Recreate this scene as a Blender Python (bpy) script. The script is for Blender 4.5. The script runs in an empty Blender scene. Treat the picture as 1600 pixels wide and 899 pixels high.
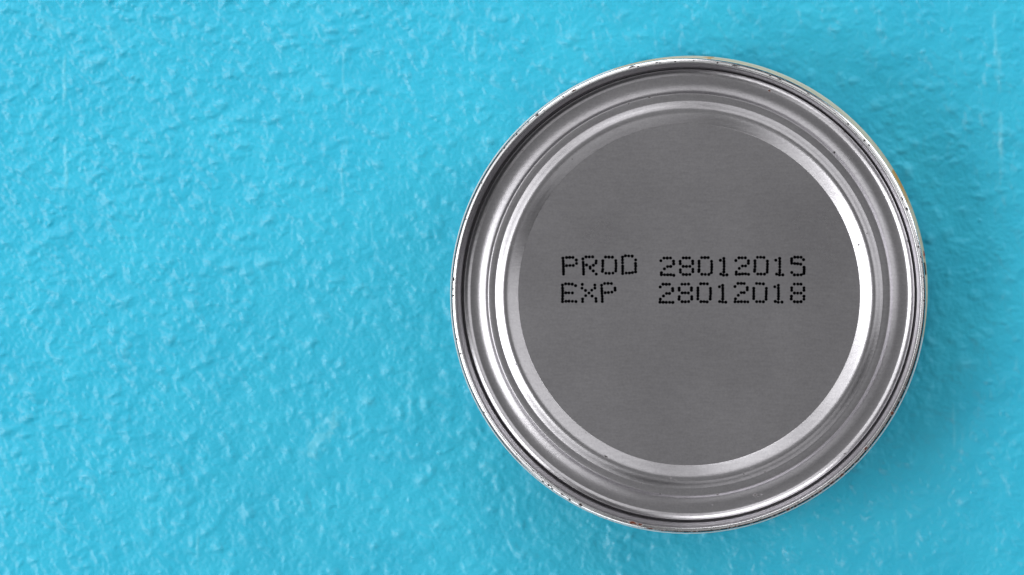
import bpy, bmesh, math, random
import numpy as np
from mathutils import Vector, noise as mnoise

scene = bpy.context.scene
C = scene.collection
MM = 0.001
PX = 0.0001                      # one photo pixel = 0.1 mm at the plane of the can's rim
CANH = 0.0185                     # height of the can's rim above the painted surface

# ------------------------------------------------------------------ camera
DIST = 2.0
CAMX, CAMY = 0.076, 0.086
FW = 0.16
CX0, CY0 = -0.02753, 0.00127       # what the frame's centre looks at, in the rim plane
cam_d = bpy.data.cameras.new('camera'); cam = bpy.data.objects.new('camera', cam_d); C.objects.link(cam)
cam.location = (CAMX, CAMY, CANH + DIST)
cam_d.sensor_width = 36.0; cam_d.lens = 36.0 * DIST / FW
cam_d.shift_x = (CX0 - CAMX) / FW; cam_d.shift_y = (CY0 - CAMY) / FW
cam_d.clip_start = 0.05; cam_d.clip_end = 50
scene.camera = cam
scene.render.resolution_x = 1024; scene.render.resolution_y = 575
scene.view_settings.view_transform = 'Standard'; scene.view_settings.look = 'None'
scene.view_settings.exposure = 0.0; scene.view_settings.gamma = 1.0

# ------------------------------------------------------------------ studio light
w = bpy.data.worlds.new('World'); scene.world = w; w.use_nodes = True
w.node_tree.nodes['Background'].inputs[0].default_value = (0.93, 0.97, 1.0, 1)
w.node_tree.nodes['Background'].inputs[1].default_value = 0.015

def softbox(name, az, el, dist, sx, sy, radiance, col=(1, 1, 1)):
    a, e = math.radians(az), math.radians(el)
    d = Vector((math.cos(a)*math.cos(e), math.sin(a)*math.cos(e), math.sin(e)))
    l = bpy.data.lights.new(name, 'AREA'); l.shape = 'RECTANGLE'; l.size = sx; l.size_y = sy
    l.energy = radiance * math.pi * sx * sy; l.color = col
    o = bpy.data.objects.new(name, l); C.objects.link(o)
    o.location = d * dist
    o.rotation_euler = d.to_track_quat('Z', 'Y').to_euler()
    return o
softbox('softbox_left', 193, 47, 1.3, 0.62, 0.80, 4.8)
softbox('softbox_lower_left', 229, 46, 1.35, 0.40, 0.7, 1.15)
softbox('softbox_upper_left', 155, 48, 1.35, 0.45, 0.7, 1.6)
softbox('softbox_top', 115, 50, 1.4, 0.55, 0.5, 1.25)
softbox('softbox_top_low', 112, 27, 1.35, 0.95, 0.42, 5.2)
softbox('softbox_top_right', 32, 18, 1.4, 0.8, 0.40, 6.5)
softbox('softbox_high_right', 52, 53, 1.45, 1.05, 0.62, 1.1)
softbox('softbox_right', 2, 50, 1.5, 0.6, 0.6, 1.15)
softbox('softbox_bottom', 292, 50, 1.5, 1.0, 0.5, 0.62)
softbox('fill_low_bottom', 243, 18, 1.5, 0.7, 0.35, 3.0)  # added low fill, brightens the lower rim and lifts the shadow
softbox('softbox_overhead', 0, 90, 3.0, 3.2, 3.2, 0.16)

# ------------------------------------------------------------------ helpers
def pix(px, py, z):
    """point at height z that shows at photo pixel (px, py)"""
    rx = (px - 800) * PX + CX0; ry = -(py - 449.5) * PX + CY0
    k = (CANH + DIST - z) / DIST
    return (CAMX + (rx - CAMX) * k, CAMY + (ry - CAMY) * k)

class NT:
    def __init__(s, name):
        s.m = bpy.data.materials.new(name); s.m.use_nodes = True
        s.t = s.m.node_tree; s.b = s.t.nodes['Principled BSDF']
    def n(s, typ, ins=None, **kw):
        nd = s.t.nodes.new(typ)
        for k, v in kw.items(): setattr(nd, k, v)
        for k, v in (ins or {}).items():
            if hasattr(v, 'is_output') or isinstance(v, bpy.types.NodeSocket): s.t.links.new(v, nd.inputs[k])
            else: nd.inputs[k].default_value = v
        return nd
    def link(s, a, b): s.t.links.new(a, b)
    def ramp(s, fac, stops):
        r = s.n('ShaderNodeValToRGB', {0: fac}); cr = r.color_ramp
        while len(cr.elements) < len(stops): cr.elements.new(0.5)
        for e, (p, c) in zip(cr.elements, stops):
            e.position = p; e.color = c if len(c) == 4 else (*c, 1)
        return r.outputs[0]
    def mix(s, f, a, b):
        r = s.n('ShaderNodeMix', data_type='RGBA')
        for i, v in ((0, f), (6, a), (7, b)):
            if isinstance(v, bpy.types.NodeSocket): s.t.links.new(v, r.inputs[i])
            else: r.inputs[i].default_value = v if not isinstance(v, tuple) else (*v, 1)[:4]
        return r.outputs[2]

# ------------------------------------------------------------------ materials
def mat_paint():
    k = NT('blue_paint')
    tc = k.n('ShaderNodeTexCoord').outputs['Object']
    big = k.n('ShaderNodeTexNoise', {'Vector': tc, 'Scale': 70.0, 'Detail': 7.0, 'Roughness': 0.62}).outputs[0]
    col = k.ramp(big, [(0.32, (0.025, 0.520, 0.765)), (0.68, (0.035, 0.580, 0.825))])
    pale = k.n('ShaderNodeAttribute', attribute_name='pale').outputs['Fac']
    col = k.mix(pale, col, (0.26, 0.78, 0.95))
    k.link(col, k.b.inputs['Base Color'])
    r = k.n('ShaderNodeTexNoise', {'Vector': tc, 'Scale': 350.0, 'Detail': 3.0}).outputs[0]
    rr = k.n('ShaderNodeMapRange', {0: r, 3: 0.33, 4: 0.46}).outputs[0]
    k.link(rr, k.b.inputs['Roughness'])
    k.b.inputs['Specular IOR Level'].default_value = 0.62
    fine = k.n('ShaderNodeTexNoise', {'Vector': tc, 'Scale': 1500.0, 'Detail': 4.0, 'Roughness': 0.6}).outputs[0]
    bp = k.n('ShaderNodeBump', {'Height': fine, 'Strength': 0.35, 'Distance': 0.0001})
    k.link(bp.outputs[0], k.b.inputs['Normal'])
    return k.m

def mat_tin(name, base=(0.515, 0.503, 0.528), rough=0.285, grain=0.25, chips=False):
    k = NT(name)
    tc = k.n('ShaderNodeTexCoord').outputs['Object']
    k.b.inputs['Metallic'].default_value = 1.0
    mp = k.n('ShaderNodeMapping', {'Vector': tc, 'Scale': (500.0, 2600.0, 500.0), 'Rotation': (0, 0, math.radians(-4))}).outputs[0]
    st = k.n('ShaderNodeTexNoise', {'Vector': mp, 'Scale': 1.0, 'Detail': 4.0, 'Roughness': 0.65}).outputs[0]
    gr = k.n('ShaderNodeTexNoise', {'Vector': tc, 'Scale': 3200.0, 'Detail': 2.0}).outputs[0]
    cl = k.n('ShaderNodeTexNoise', {'Vector': tc, 'Scale': 60.0, 'Detail': 5.0}).outputs[0]
    s1 = k.n('ShaderNodeMath', {0: st, 1: gr}, operation='ADD').outputs[0]
    cl2 = k.n('ShaderNodeMapRange', {0: cl, 3: 0.38, 4: 0.62}).outputs[0]
    s2 = k.n('ShaderNodeMath', {0: s1, 1: cl2}, operation='ADD').outputs[0]
    f = k.n('ShaderNodeMapRange', {0: s2, 1: 1.0, 2: 2.0, 3: 0.0, 4: 1.0}).outputs[0]
    d = 0.085
    col = k.mix(f, tuple(b - d for b in base), tuple(b + d for b in base))
    rgh = k.n('ShaderNodeMapRange', {0: cl, 1: 0.3, 2: 0.7, 3: rough - 0.012, 4: rough + 0.016}).outputs[0]
    if chips:
        a = k.n('ShaderNodeAttribute', attribute_name='chip').outputs['Fac']
        h = k.n('ShaderNodeAttribute', attribute_name='rust').outputs['Fac']
        bad = k.mix(h, (0.015, 0.012, 0.012), (0.16, 0.035, 0.012))
        col = k.mix(a, col, bad)
        inv = k.n('ShaderNodeMath', {0: 1.0, 1: a}, operation='SUBTRACT', use_clamp=True).outputs[0]
        k.link(inv, k.b.inputs['Metallic'])
        rgh = k.n('ShaderNodeMath', {0: rgh, 1: a}, operation='ADD', use_clamp=True).outputs[0]
    k.link(col, k.b.inputs['Base Color']); k.link(rgh, k.b.inputs['Roughness'])
    hh = k.n('ShaderNodeMath', {0: st, 1: gr}, operation='ADD').outputs[0]
    bp = k.n('ShaderNodeBump', {'Height': hh, 'Strength': grain, 'Distance': 0.00003})
    k.link(bp.outputs[0], k.b.inputs['Normal'])
    return k.m

def mat_ink():
    k = NT('black_ink')
    k.b.inputs['Base Color'].default_value = (0.001, 0.001, 0.0015, 1)
    k.b.inputs['Roughness'].default_value = 0.8
    k.b.inputs['Specular IOR Level'].default_value = 0.0
    return k.m

def mat_label():
    k = NT('printed_paper')
    c = k.n('ShaderNodeAttribute', attribute_name='print_colour').outputs['Color']
    k.link(c, k.b.inputs['Base Color'])
    k.b.inputs['Roughness'].default_value = 1.0; k.b.inputs['Specular IOR Level'].default_value = 0.0
    return k.m

M_PAINT, M_INK, M_LABEL = mat_paint(), mat_ink(), mat_label()
M_PANEL = mat_tin('dull_tinplate', chips=True)
M_BODY = mat_tin('plain_tinplate')
M_RIM = mat_tin('chipped_tinplate', base=(0.62, 0.62, 0.635), rough=0.25, grain=0.08, chips=True)

# ------------------------------------------------------------------ painted surface, one relief sheet
rng = np.random.default_rng(7)
N = 2048; TP = 0.00015; TILE = N * TP        # relief tile, 0.15 mm pitch, wraps
fy = np.fft.fftfreq(N, TP)[:, None]; fx = np.fft.fftfreq(N, TP)[None, :]
def band(lam, bw=0.5, ani=1.0, ang=0.0):
    """band-passed random relief with wavelength lam (m), unit variance"""
    a = math.radians(ang)
    u = fx*math.cos(a) + fy*math.sin(a); v = (-fx*math.sin(a) + fy*math.cos(a)) * ani
    f = np.sqrt((u*ani)**2 + (v/ani)**2) if ani != 1 else np.sqrt(fx**2 + fy**2)
    f = np.maximum(f, 1e-6)
    g = np.exp(-(np.log(f*lam))**2 / (2*bw**2))
    h = np.fft.ifft2(np.fft.fft2(rng.standard_normal((N, N))) * g).real
    return h / h.std()
def blobs(count, smin, smax, amin, amax):
    h = np.zeros((N, N))
    for _ in range(count):
        s = rng.uniform(smin, smax) / TP; a = rng.uniform(amin, amax) * (1 if rng.random() > .12 else -.6)
        ex = rng.uniform(0.75, 1.35)
        R = int(s*3.2) + 1; cx, cy = rng.integers(0, N, 2)
        yy, xx = np.mgrid[-R:R+1, -R:R+1]
        g = a*np.exp(-((xx/ex)**2 + (yy*ex)**2)/(2*s*s))
        ii = (np.arange(cy-R, cy+R+1) % N); jj = (np.arange(cx-R, cx+R+1) % N)
        h[np.ix_(ii, jj)] += g
    return h
n1 = band(0.0021, 0.6); n2 = band(0.0014, 0.4); n3 = band(0.0070, 0.5)
def diag(lam_s, lam_l, ang):
    a = math.radians(ang)
    u = fx*math.cos(a) + fy*math.sin(a); v = -fx*math.sin(a) + fy*math.cos(a)
    f = np.maximum(np.sqrt((u*lam_l)**2 + (v*lam_s)**2), 1e-6)
    g = np.exp(-(np.log(f))**2/(2*.45**2))
    h = np.fft.ifft2(np.fft.fft2(rng.standard_normal((N, N)))*g).real
    return h/h.std()
nd = diag(0.0021, 0.0034, -38)
def peaky(h): return np.where(h > 0, h**1.35, h*0.55)
def pebbles(count):
    h = np.zeros((N, N)); dens = band(0.010, 0.5)
    R = 16; yy, xx = np.mgrid[-R:R+1, -R:R+1]
    for _ in range(count):
        cx, cy = rng.integers(0, N, 2)
        if rng.random() > 0.75 + 0.22*dens[cy, cx]: continue
        sg = rng.uniform(0.00020, 0.00050)/TP; a = rng.uniform(0.03, 0.14)*sg/3
        t = math.radians(rng.normal(15, 38)); e = rng.uniform(1.0, 1.8)
        u_ = (xx*math.cos(t)-yy*math.sin(t))/(sg*e); v_ = (xx*math.sin(t)+yy*math.cos(t))/(sg/e**.4)
        q_ = u_*u_ + v_*v_
        ii = np.arange(cy-R, cy+R+1) % N; jj = np.arange(cx-R, cx+R+1) % N
        h[np.ix_(ii, jj)] += a*np.exp(-0.5*q_)
    return h
peb = pebbles(62000)
rough_t = 1.9*peb + 0.020*n1 + 0.016*band(0.0009, 0.32) + 0.010*nd
rough_t = np.fft.ifft2(np.fft.fft2(rough_t)*np.exp(-(fx**2 + fy**2)*(2*math.pi*0.00006)**2/2)).real
soft_t = 0.05*n3 + blobs(2600, 0.00025, 0.0006, 0.03, 0.10)
pin_t = blobs(900, 0.00010, 0.00016, 0.05, 0.11)
def sample(T, X, Y):
    gx = (X/TP) % N; gy = (Y/TP) % N
    ix = np.floor(gx).astype(int); iy = np.floor(gy).astype(int); tx = gx-ix; ty = gy-iy
    ix %= N; iy %= N; jx = (ix+1) % N; jy = (iy+1) % N
    return (T[iy, ix]*(1-tx)*(1-ty) + T[iy, jx]*tx*(1-ty) + T[jy, ix]*(1-tx)*ty + T[jy, jx]*tx*ty)
def axis(lo, hi, step, far, n):
    t = np.linspace(0, 1, n+1)[1:]**2.2
    return np.concatenate([(lo - far*t)[::-1], np.arange(lo, hi, step), hi + far*t])
xs = axis(-0.120, 0.065, 0.00016, 0.9, 70); ys = axis(-0.058, 0.062, 0.00016, 0.9, 70)
X, Y = np.meshgrid(xs, ys)
PXX = (X - 0)/PX/1.0                                     # metres -> photo pixels (about the can)
px = (((X-CAMX)*DIST/(DIST+CANH) + CAMX) - CX0)/PX + 800
py = 449.5 - (((Y-CAMY)*DIST/(DIST+CANH) + CAMY) - CY0)/PX
coarse = np.clip(1.28 - 0.00050*px - 0.00052*py, 0.62, 1.18)
Z = (sample(rough_t, X, Y)*coarse + sample(soft_t, X, Y)*0.85 + sample(pin_t, X, Y)) 
pale = np.zeros_like(Z)
def ridge(x0, y0, y1, wd, amp, pl, wob, seed):
    global Z, pale
    r = random.Random(seed); ph = r.random()*6
    c = x0 + wob*np.sin(py/37 + ph) + wob*0.6*np.sin(py/11 + 2*ph)
    gate = 1/(1+np.exp(-(py-y0)/9))/(1+np.exp((py-y1)/9))
    br = np.clip(0.55 + 0.6*np.sin(py/23 + ph*3) + 0.4*np.sin(py/7.3 + ph), 0, 1.3)
    g = np.exp(-((px-c)/wd)**2)*gate*br
    Z += amp*g; pale += pl*g
ridge(101, 60, 310, 2.6, 0.07, 0.35, 1.5, 1)
ridge(741, 20, 80, 2.2, 0.06, 0.35, 0.8, 2)
ridge(1563, 90, 260, 3.0, 0.07, 0.40, 1.6, 3)
ridge(1490, 640, 760, 2.2, 0.05, 0.2, 0.8, 4)
ridge(1556, 0, 130, 2.6, 0.05, 0.25, 1.0, 5)
ridge(308, 760, 880, 2.4, 0.06, 0.2, 1.5, 6)
ridge(538, 40, 320, 2.0, 0.05, 0.22, 4.0, 12)
ridge(265, 230, 330, 2.0, 0.04, 0.12, 1.5, 13)
ridge(582, 330, 420, 2.0, 0.04, 0.1, 1.0, 7)
ridge(240, 560, 600, 2.0, 0.04, 0.1, 1.0, 8)
ridge(1400, 760, 860, 2.4, 0.05, 0.15, 1.0, 9)
ridge(234, 820, 870, 2.4, 0.06, 0.15, 1.0, 10)
def nub(x, y, s, a, pl=0, el=1.0, ang=0):
    global Z, pale
    t = math.radians(ang); dx, dy = px-x, py-y
    u = dx*math.cos(t)+dy*math.sin(t); v = -dx*math.sin(t)+dy*math.cos(t)
    g = np.exp(-((u/(s*el))**2 + (v/s)**2)/1.6)
    Z += a*g; pale += pl*g
for a in [(20, 590, 5, .16, .25, 1.4, 40), (48, 600.5, 2.4, .20, .1), (573, 626, 4.5, .16, .25, 1.7, 30), (290, 765, 3.5, .13),
          (269, 765, 5, .14, .15), (178, 772, 2.3, .18, .1), (35, 797, 3, .13), (342, 624, 4, .13, .15), (690, 605, 3, .06),
          (653, 695, 2, .17, .1), (686, 708, 2.2, .18, .1), (672, 728, 2, .13), (452, 784, 2.2, .12), (461, 764, 2, .1),
          (1539, 755, 5, .15, .2), (1524, 769, 2.2, .16), (1442, 81, 2.4, .17, .1), (1420, 88, 2.2, .15), (1418, 100, 2.4, .15),
          (1461, 248, 4, .13, .1), (1472, 250, 2.4, .12), (1531, 345, 2, .14), (1547, 374, 2.3, .14), (78, 40, 8, .12, .2, 1.5, 10),
          (295, 107, 2, .15), (152, 114, 2, .12), (259, 154, 2, .14), (88, 147, 1.8, .12), (1519, 770, 2, .1), (1500, 895, 2, .14),
          (300, 142, 6, .10, .12), (176, 57, 8, .11, .15, 1.4, 30), (116, 43, 3, .1), (540, 20, 5, .1, .1), (1510, 570, 6, .11, .1),
          (700, 150, 6, .1, .1), (1340, 730, 5, .09), (1565, 645, 3, .12), (1590, 665, 4, .1)]:
    nub(*a)
def ring(x, y, r, wd, a):
    global Z
    Z += a*np.exp(-((np.hypot(px-x, py-y)-r)/wd)**2)
ring(721, 605, 5, 1.3, .045); ring(651, 697, 7, 1.2, .03); ring(377, 700, 20, 2.0, .03)
# the pale smear of thick paint
sd = np.full_like(Z, 1e3)
for (ax, ay, ar), (bx, by, br_) in zip([(492, 702, 13), (508, 672, 12)], [(508, 672, 12), (528, 645, 8)]):
    vx, vy = bx-ax, by-ay; t = np.clip(((px-ax)*vx+(py-ay)*vy)/(vx*vx+vy*vy), 0, 1)
    sd = np.minimum(sd, np.hypot(px-ax-t*vx, py-ay-t*vy) - (ar + (br_-ar)*t))
sd += 2.2*sample(n1, X*1.3, Y*1.3)
edge = 1/(1+np.exp(sd/2.0))
pale += 0.44*edge*np.clip(0.75 + 0.45*sample(n1, X*0.7, Y*0.7), 0.15, 1.2)*(0.6+0.4*np.exp(-(sd/4)**2)); Z += 0.05*edge
pale += 0.9*np.clip(sample(peb, X, Y) - 0.10, 0, 0.25)*coarse  # bump tops paled in colour, a painted glare on the relief
Z *= 1e-3
Z -= Z.max() + 0.00005                                    # nothing rises through the can's foot
nv = X.size; ny, nx = X.shape
co = np.stack([X, Y, Z], -1).reshape(-1, 3).astype(np.float32)
idx = np.arange(nv).reshape(ny, nx)
q = np.stack([idx[:-1, :-1], idx[:-1, 1:], idx[1:, 1:], idx[1:, :-1]], -1).reshape(-1, 4).astype(np.int32)
me = bpy.data.meshes.new('painted_surface')
me.vertices.add(nv); me.vertices.foreach_set('co', co.ravel())
me.loops.add(q.size); me.loops.foreach_set('vertex_index', q.ravel())
me.polygons.add(len(q)); me.polygons.foreach_set('loop_start', np.arange(0, q.size, 4, dtype=np.int32))
me.polygons.foreach_set('use_smooth', np.ones(len(q), bool))
at = me.attributes.new('pale', 'FLOAT', 'POINT'); at.data.foreach_set('value', np.clip(pale, 0, 1).astype(np.float32).ravel())
me.update(calc_edges=True); me.materials.append(M_PAINT)
surf = bpy.data.objects.new('painted_surface', me); C.objects.link(surf)
surf['kind'] = 'structure'
surf['label'] = 'bright blue painted surface with a bumpy, orange-peel relief'
SURF_TOP = -0.00005

# ------------------------------------------------------------------ the can
can = bpy.data.objects.new('tin_can', None); C.objects.link(can)
can.location = (0, 0, 0); can.empty_display_size = 0.02
can['label'] = 'round tin can seen end on, dull grey metal with black dotted dates, on blue paint'
can['category'] = 'tin can'

RT = CANH                                     # rim top height
DZ = CANH - 0.0040                            # height of the central disc
def bez(pts, sub=6):
    """Catmull-Rom through the points; a third value 1 marks a crease"""
    out = []
    P = [tuple(p[:2]) for p in pts]; cr = [len(p) > 2 for p in pts]
    for i in range(len(P)-1):
        p1, p2 = P[i], P[i+1]
        p0 = P[i-1] if i > 0 and not cr[i] else (2*p1[0]-p2[0], 2*p1[1]-p2[1])
        p3 = P[i+2] if i+2 < len(P) and not cr[i+1] else (2*p2[0]-p1[0], 2*p2[1]-p1[1])
        for k in range(sub):
            t = k/sub
            out.append(tuple(0.5*((2*p1[j]) + (-p0[j]+p2[j])*t + (2*p0[j]-5*p1[j]+4*p2[j]-p3[j])*t*t
                                  + (-p0[j]+3*p1[j]-3*p2[j]+p3[j])*t**3) for j in (0, 1)))
    out.append(P[-1]); return out
def lathe(name, prof, mat, seg=720, parent=None, wobble=0.0):
    """prof: (radius, height) in metres, spun about the can's axis"""
    r = np.array([p[0] for p in prof]); z = np.array([p[1] for p in prof])
    a = np.linspace(0, 2*math.pi, seg, endpoint=False)
    R = r[None, :]*np.ones((seg, 1)); Zz = z[None, :]*np.ones((seg, 1)); A = a[:, None]*np.ones((1, len(r)))
    if wobble:
        wv = wobble*(np.sin(3*A+1)+0.6*np.sin(7*A+2)+0.4*np.sin(13*A+.5)); R = R + wv; Zz = Zz + wv*0.6*(r[None, :] > 0.0275)
    v = np.stack([R*np.cos(A), R*np.sin(A), Zz], -1).reshape(-1, 3)
    m = len(r); i = np.arange(seg)[:, None]; j = np.arange(m-1)[None, :]; i2 = (i+1) % seg
    f = np.stack([i*m+j, i2*m+j, i2*m+j+1, i*m+j+1], -1).reshape(-1, 4)
    me = bpy.data.meshes.new(name); me.from_pydata(v.tolist(), [], f[:, ::-1].tolist() if False else f.tolist())
    me.polygons.foreach_set('use_smooth', np.ones(len(me.polygons), bool)); me.update()
    me.materials.append(mat)
    o = bpy.data.objects.new(name, me); C.objects.link(o); o.parent = parent
    return o, R, A, Zz

u = PX
panel_px = [(0.6, 0), (60, 0), (140, 0.05), (220, 0), (258, 0.0), (266.7, 0.0), (268.0, 0.15), (270, 1.0), (277, 3.9), (283, 6.2),
            (287, 7.2), (291, 7.2), (295, 6.0), (299, 4.3), (303, 2.9), (305.0, 2.7), (309.5, 2.8), (313.8, 2.6),
            (315.4, 2.0), (319, -0.2), (324, -1.9), (330, -3.2), (336, -3.6), (342, -3.4), (344.5, -2.6), (347.5, -1.2), (350.5, 1.0),
            (352.4, 2.4), (353.4, -1.5), (354.4, -9), (355.5, -6), (356.6, 14.0), (357.6, 21.0), (358.6, 24.0), (359.6, 28.5), (361.0, 34.0), (362.6, 37.6)]
prof = [(r*u, DZ + z*u) for r, z in bez(panel_px, 4)]
end_panel, PR, PA, PZ = lathe('end_panel', prof, M_PANEL, 1440, can, 0.000012)
rim_px = [(361.9, 34), (362.7, 38.0), (364.0, 39.8), (366.0, 39.2), (367.9, 38.1), (369.3, 36.9), (369.9, 35.2), (369.2, 32), (368, 28), (367.5, 20),
          (366.2, 16), (365, 12), (362, 5), (358.5, -8), (358, -14)]
prof = [((r + 1.2*min(max(r - 363.5, 0)/3, 1))*u, DZ + z*u) for r, z in bez(rim_px, 6)]
rim, R, A, Zz = lathe('seam_rim', prof, M_RIM, 2400, can, 0.000014)

# chips and rust on the rim, a wear map of its own shapes
rnd = random.Random(11)
spots = []                                     # (px, py, along, across, rust) read off the photograph
for s in [(1394, 646, 3.2, 2.6, .7), (1396, 641, 1.6, 1.5, .2), (1384, 666, 1.6, 1.4, 0), (1353, 701, 3.4, 2.4, .6), (1342, 718, 2, 1.2, 0),
          (1339, 722, 4.5, 1.3, .2), (1316, 743, 5.0, 1.8, .6), (1301, 755, 5.0, 1.8, .3), (1282, 769, 4.5, 1.8, .6), (1269, 776, 3, 1.6, .1),
          (1243, 791, 3.2, 2.0, 0), (1232, 797, 3.6, 2.2, .5), (1210, 806, 4.5, 1.5, 0), (1188, 812, 3.0, 1.0, 0),
          (989, 817, 7.0, 2.2, 1.0), (1000, 820, 3.5, 1.8, .8), (1015, 827, 5.0, 1.6, .9), (1035, 829, 3.0, 1.2, .5), (970, 814, 3, 1.4, .1),
          (907, 789, 3.2, 2.0, .1), (890, 781, 2, 1.6, 0), (879, 773, 3.0, 1.0, 0), (857, 758, 1.8, 1.4, 0), (833, 736, 1.2, 1.0, 0),
          (812, 722, 1.4, 1.0, 0), (756, 645, 1.6, 1.4, 0), (714, 530, 1.6, 1.2, 0), (711, 566, 2.2, 1.0, 0),
          (708.5, 437, 3.2, 1.6, 0), (708, 452, 1.6, 1.2, 0), (708, 462, 1.8, 1.2, 0), (752, 286, 1.4, 1.2, 0), (788, 231, 3.0, 1.2, 0),
          (807, 210, 2, 1.4, 0), (839, 180, 3.0, 2.0, .2), (850, 173, 1.3, 1, 0), (880, 151, 1.4, 1.4, 0), (896, 142, 5.0, 1.3, .3),
          (987, 105, 5.5, 1.1, 0), (997, 104, 1.6, 1.3, 0), (1026, 98.5, 2, 1.3, 0), (1055, 96.5, 1.8, 1.0, 0), (1121, 98.5, 2, 1.1, 0),
          (1148, 102.5, 6, 1.2, 0), (1203, 118, 3, 1.2, 0), (1218, 124, 3.4, 1.2, 0), (1263, 147, 2, 1, 0), (1305, 178, 1.6, 1, 0),
          (1325, 194, 1.8, 1.3, 0), (1351, 219.5, 1.8, 1.6, 0), (1358, 227, 1.8, 1.4, 0), (1417, 327, 2.4, 1.8, 0), (1410, 311, 3.0, 1.0, 0),
          (1435, 386, 1.6, 1.3, 0), (1439, 402, 2.2, 1.0, 0), (1441, 410, 2, 1, 0), (1415, 607, 2.2, 1.4, 0), (1406, 625, 2, 1, 0),
          (1446, 470, 2, 1.4, 0), (1085, 832, 4, 1.0, .2), (1120, 829, 4, 1.0, .1), (1140, 826, 3, 1.2, .2)]:
    spots.append(s)
for _ in range(70):                           # scattered pinholes
    t = rnd.choice([rnd.uniform(0, 360), rnd.uniform(220, 330)]); rr = rnd.uniform(364, 371)
    spots.append((1075.3 + rr*math.cos(math.radians(t)), 462.2 - rr*math.sin(math.radians(t)), rnd.uniform(.7, 2.0), rnd.uniform(.5, .9), rnd.choice([0, 0, .4])))
def wear(obj, R, A, top, spots, lo, hi):
    chip = np.zeros(R.shape); rust = np.zeros(R.shape); rad = R/PX
    jit = np.random.default_rng(3).standard_normal(R.shape)
    jit = (jit + np.roll(jit, 1, 0) + np.roll(jit, -1, 0) + np.roll(jit, 2, 0))*0.28
    for sx, sy, al, ac, ru in spots:
        X0, Y0 = (sx-1075.3), -(sy-462.2); t0 = math.atan2(Y0, X0); r0 = min(max(math.hypot(X0, Y0), lo), hi)
        da = ((A - t0 + math.pi) % (2*math.pi) - math.pi)*r0
        m = (np.abs(da) < al*3)*top
        d = np.sqrt((da/al)**2 + ((rad - r0)/ac)**2) + jit*0.42
        c = np.clip((1.12 - d)/0.35, 0, 1)*m
        rust = np.where(c > chip, ru, rust); chip = np.maximum(chip, c)
    for nm, arr in (('chip', chip), ('rust', rust)):
        at = obj.data.attributes.new(nm, 'FLOAT', 'POINT'); at.data.foreach_set('value', arr.astype(np.float32).ravel())
wear(rim, R, A, (Zz > DZ + 2*PX)*np.clip((371.0 - R/PX)/0.8, 0, 1), spots, 364.0, 369.0)
pspots = [(1302, 240, 1.7, 1.5, 0), (1201, 143, 2.2, 1.3, .9), (1013, 153, 1.8, 1.2, .1), (981, 163.5, 1.6, 1.2, .1), (1184, 777, 5.0, 0.9, 0),
          (1178, 776, 2.5, 1.0, .1), (1319, 711, 1.6, 1.0, .1), (1390, 612, 2.6, 0.8, .1), (945, 715, 2.2, 1.0, 0), (1001, 757, 1.4, 1.0, 0),
          (1304, 314, 1.6, .9, 0), (1030, 774, 1.3, 1, 0), (1422, 377, 1.2, 1, 0), (1320, 206, 1.3, .9, .1), (1237, 560, 1.1, .9, 0)]
for _ in range(26):
    t = rnd.uniform(0, 2*math.pi); rr = rnd.uniform(269, 350)
    pspots.append((1075.3 + rr*math.cos(t), 462.2 - rr*math.sin(t), rnd.uniform(.6, 1.2), rnd.uniform(.5, .8), rnd.choice([0, .3])))
wear(end_panel, PR, PA, PR > 0, pspots, 10, 352)

# body wall of the can and its printed side
body_px = [(358.5, -10), (361.0, -22), (361.0, -372), (357, -386), (360, -400), (364, -404), (367, -404)]
bprof = [(358.2*u, DZ-6*u), (360.6*u, DZ-20*u), (360.6*u, 0.0042), (358*u, 0.0034), (362*u, 0.0030), (366.5*u, 0.0026), (367.5*u, 0.0018),
         (367*u, 0.0004), (366*u, 0.0), (362*u, 0.0003), (360*u, 0.0012), (300*u, 0.0012), (1*u, 0.0012)]
lathe('body', bprof, M_BODY, 360, can)
lprof = [(368.8*u, DZ+34.5*u), (369.7*u, DZ+36.0*u), (370.5*u, DZ+35.0*u), (371.2*u, DZ+33.0*u), (371.6*u, DZ+30*u), (371.7*u, DZ+14*u), (371*u, DZ+4*u), (369.9*u, DZ-3*u), (369.9*u, 0.0030), (361.2*u, 0.0028)]
zs = np.linspace(lprof[7][1], lprof[8][1], 24)[1:]
lprof = lprof[:8] + [(369.9*u, float(z)) for z in zs] + [(361.2*u, 0.0028)]
lprof = [(r + (1.2*u if r > 365*u else 0), z) for r, z in lprof]
lab, LR, LA, LZ = lathe('printed_side', lprof, M_LABEL, 1200, can, 0.000014)
deg = np.degrees(LA) % 360
colr = np.zeros(LR.shape + (4,)); colr[...] = (0.66, 0.56, 0.41, 1)
hz = (LZ - 0.006)/(DZ - 0.008)                 # 0 at foot, 1 at rim
wv = 3*np.sin(hz*9)
seamz = LZ > DZ + 0.0002
colr[seamz & (deg > 108) & (deg < 350)] = (0.76, 0.75, 0.74, 1)  # seam lip lightened in colour, standing in for light along its edge
colr[(hz < 0.42) & (deg > 40) & (deg < 110)] = (0.74, 0.67, 0.54, 1)
colr[(deg > 23.5+wv) & (deg < 31.5) & (LZ < DZ + 0.0034)] = (0.64, 0.34, 0.12, 1)
colr[(deg > 84.4) & (deg < 86+wv*.3)] = (0.62, 0.38, 0.18, 1)
colr[(deg > 8.8) & (deg < 10.2) & (LZ < DZ + 0.0032)] = (0.40, 0.03, 0.015, 1)
colr[(deg > 5) & (deg < 8) & (hz > 0.5)] = (0.08, 0.06, 0.05, 1)
colr[(deg > 110) & (deg < 340) & (np.abs(hz-0.5) < 0.22)] = (0.55, 0.10, 0.03, 1)
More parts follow.
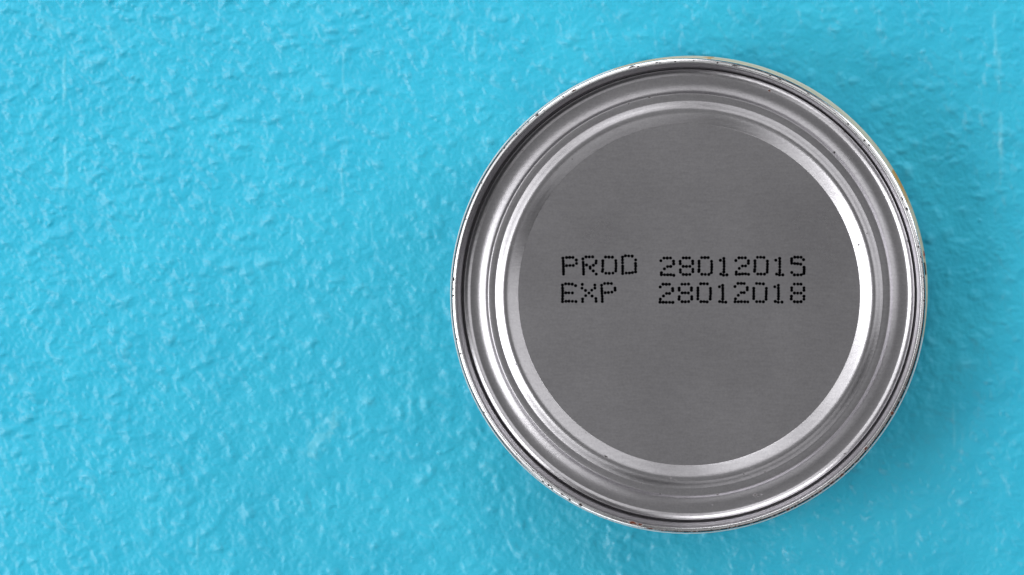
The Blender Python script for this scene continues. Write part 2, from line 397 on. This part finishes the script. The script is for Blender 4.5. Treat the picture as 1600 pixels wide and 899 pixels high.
ca = lab.data.color_attributes.new('print_colour', 'FLOAT_COLOR', 'POINT')
ca.data.foreach_set('color', colr.astype(np.float32).ravel())

# ------------------------------------------------------------------ dotted date print, every dot where it stands
A1 = (860, 380, 1600/220); A2 = (1010, 380, 1600/270)
chars = [
 ('P', A1, '142,172 145,205 147,237 148,268 148,298 149,325 149,353 183,165 219,163 256,164 294,193 297,232 260,255 222,255 184,257'),
 ('R', A1, '369,180 372,218 374,240 375,265 376,297 377,327 377,353 405,158 442,158 480,157 520,203 518,228 488,253 451,270 452,288 411,250 487,317 521,353'),
 ('O', A1, '595,202 596,232 595,262 595,298 591,322 627,159 665,160 704,161 743,200 745,230 746,260 744,290 743,318 630,343 669,344 711,342'),
 ('D', A1, '819,160 819,192 820,225 821,263 821,290 821,318 821,347 853,145 890,147 929,149 969,192 967,232 969,262 967,295 968,327 932,336 897,341 861,341'),
 ('2', A2, '134,164 163,139 193,139 223,139 251,168 253,193 225,217 196,218 167,239 139,275 139,293 168,294 197,294 226,294 254,299'),
 ('8', A2, '341,138 369,138 398,138 312,169 313,192 428,168 429,191 341,216 371,217 402,216 314,248 315,270 430,243 430,266 341,291 371,292 402,291'),
 ('0', A2, '512,135 542,135 572,135 487,168 488,190 488,217 487,247 485,264 603,170 605,197 605,222 604,247 602,274 514,289 545,290 578,291'),
 ('1', A2, '685,160 717,143 718,170 719,192 719,217 718,243 717,268 714,298 689,288 745,295'),
 ('2', A2, '828,162 857,137 886,137 916,137 945,165 944,188 918,212 889,213 860,235 832,268 832,289 862,289 890,286 918,286 946,290'),
 ('0', A2, '1028,132 1058,132 1088,134 1005,165 1006,190 1006,217 1003,245 1001,262 1120,168 1121,195 1120,220 1119,245 1118,270 1031,287 1061,287 1093,288'),
 ('1', A2, '1198,159 1234,143 1235,170 1235,195 1235,222 1235,250 1234,272 1232,295 1205,288 1263,295'),
 ('5', A2, '1374,131 1402,131 1432,132 1455,154 1345,145 1344,165 1345,187 1373,190 1400,192 1429,196 1460,225 1461,245 1460,265 1458,283 1433,294 1402,295 1371,295 1346,273'),
 ('E', A1, '137,478 138,513 139,543 139,573 139,602 138,635 138,666 173,464 210,465 248,467 286,484 175,566 210,566 250,567 177,662 211,661 250,662 290,665'),
 ('X', A1, '362,470 359,513 399,539 438,568 401,598 366,635 366,665 505,477 506,512 470,536 474,602 517,631 519,662'),
 ('P', A1, '582,480 583,515 585,545 586,575 588,605 590,635 590,664 616,460 655,459 693,460 734,511 735,535 699,558 659,563 622,565'),
 ('2', A2, '128,407 154,381 184,382 213,382 243,422 244,442 214,467 186,467 158,490 129,520 126,547 155,548 184,549 215,549 245,550'),
 ('8', A2, '329,381 358,381 390,380 303,418 303,437 417,416 417,437 331,462 359,462 388,462 304,497 302,520 420,497 420,518 331,543 360,544 391,542'),
 ('0', A2, '503,377 533,377 564,378 477,416 477,440 477,465 477,490 476,518 593,420 594,445 595,468 592,493 591,518 505,543 534,543 562,545'),
 ('1', A2, '676,405 706,393 707,420 707,443 708,468 708,493 707,518 706,546 678,542 735,548'),
 ('2', A2, '820,403 848,374 878,374 906,375 934,413 934,434 905,459 878,459 851,484 824,517 821,544 851,544 880,543 911,544 940,545'),
 ('0', A2, '1020,374 1050,376 1083,378 994,420 994,445 994,468 994,493 993,515 1111,420 1110,447 1110,470 1108,495 1108,520 1021,543 1052,543 1083,544'),
 ('1', A2, '1189,405 1222,391 1222,418 1223,443 1223,468 1223,493 1222,518 1221,548 1193,541 1255,547'),
 ('8', A2, '1370,380 1402,380 1431,380 1345,415 1345,438 1459,415 1459,438 1371,463 1401,464 1431,464 1343,493 1341,518 1459,493 1459,520 1370,543 1400,545 1431,543'),
]
rnd = random.Random(5)
dotn = 0
for n, (ch, (ox, oy, sc), s) in enumerate(chars):
    vs, fs = [], []
    zb = DZ + 0.000004
    for p in s.split():
        a, b = map(float, p.split(','))
        x, y = pix(ox + a/sc, oy + b/sc, DZ)
        rr = (2.60 + rnd.uniform(-0.12, 0.12))*PX
        dotn += 1
        zt = zb + 0.000010 + (dotn % 7)*0.0000008      # each dot of ink a hair off its neighbour's level
        b0 = len(vs); K = 14
        for k in range(K):
            t = 2*math.pi*k/K; vs.append((x+rr*math.cos(t), y+rr*math.sin(t), zb-0.000008))
        for k in range(K):
            t = 2*math.pi*k/K; vs.append((x+rr*.94*math.cos(t), y+rr*.94*math.sin(t), zt))
        for k in range(K):
            k2 = (k+1) % K; fs.append((b0+k, b0+k2, b0+K+k2, b0+K+k))
        fs.append(tuple(b0+K+k for k in range(K)))
    kind = 'printed_digit' if ch.isdigit() else 'printed_letter'
    me = bpy.data.meshes.new(kind); me.from_pydata(vs, [], fs); me.update(); me.materials.append(M_INK)
    o = bpy.data.objects.new(kind, me); C.objects.link(o); o.parent = end_panel
    o['label'] = ('dotted black digit ' if ch.isdigit() else 'dotted black letter ') + ch
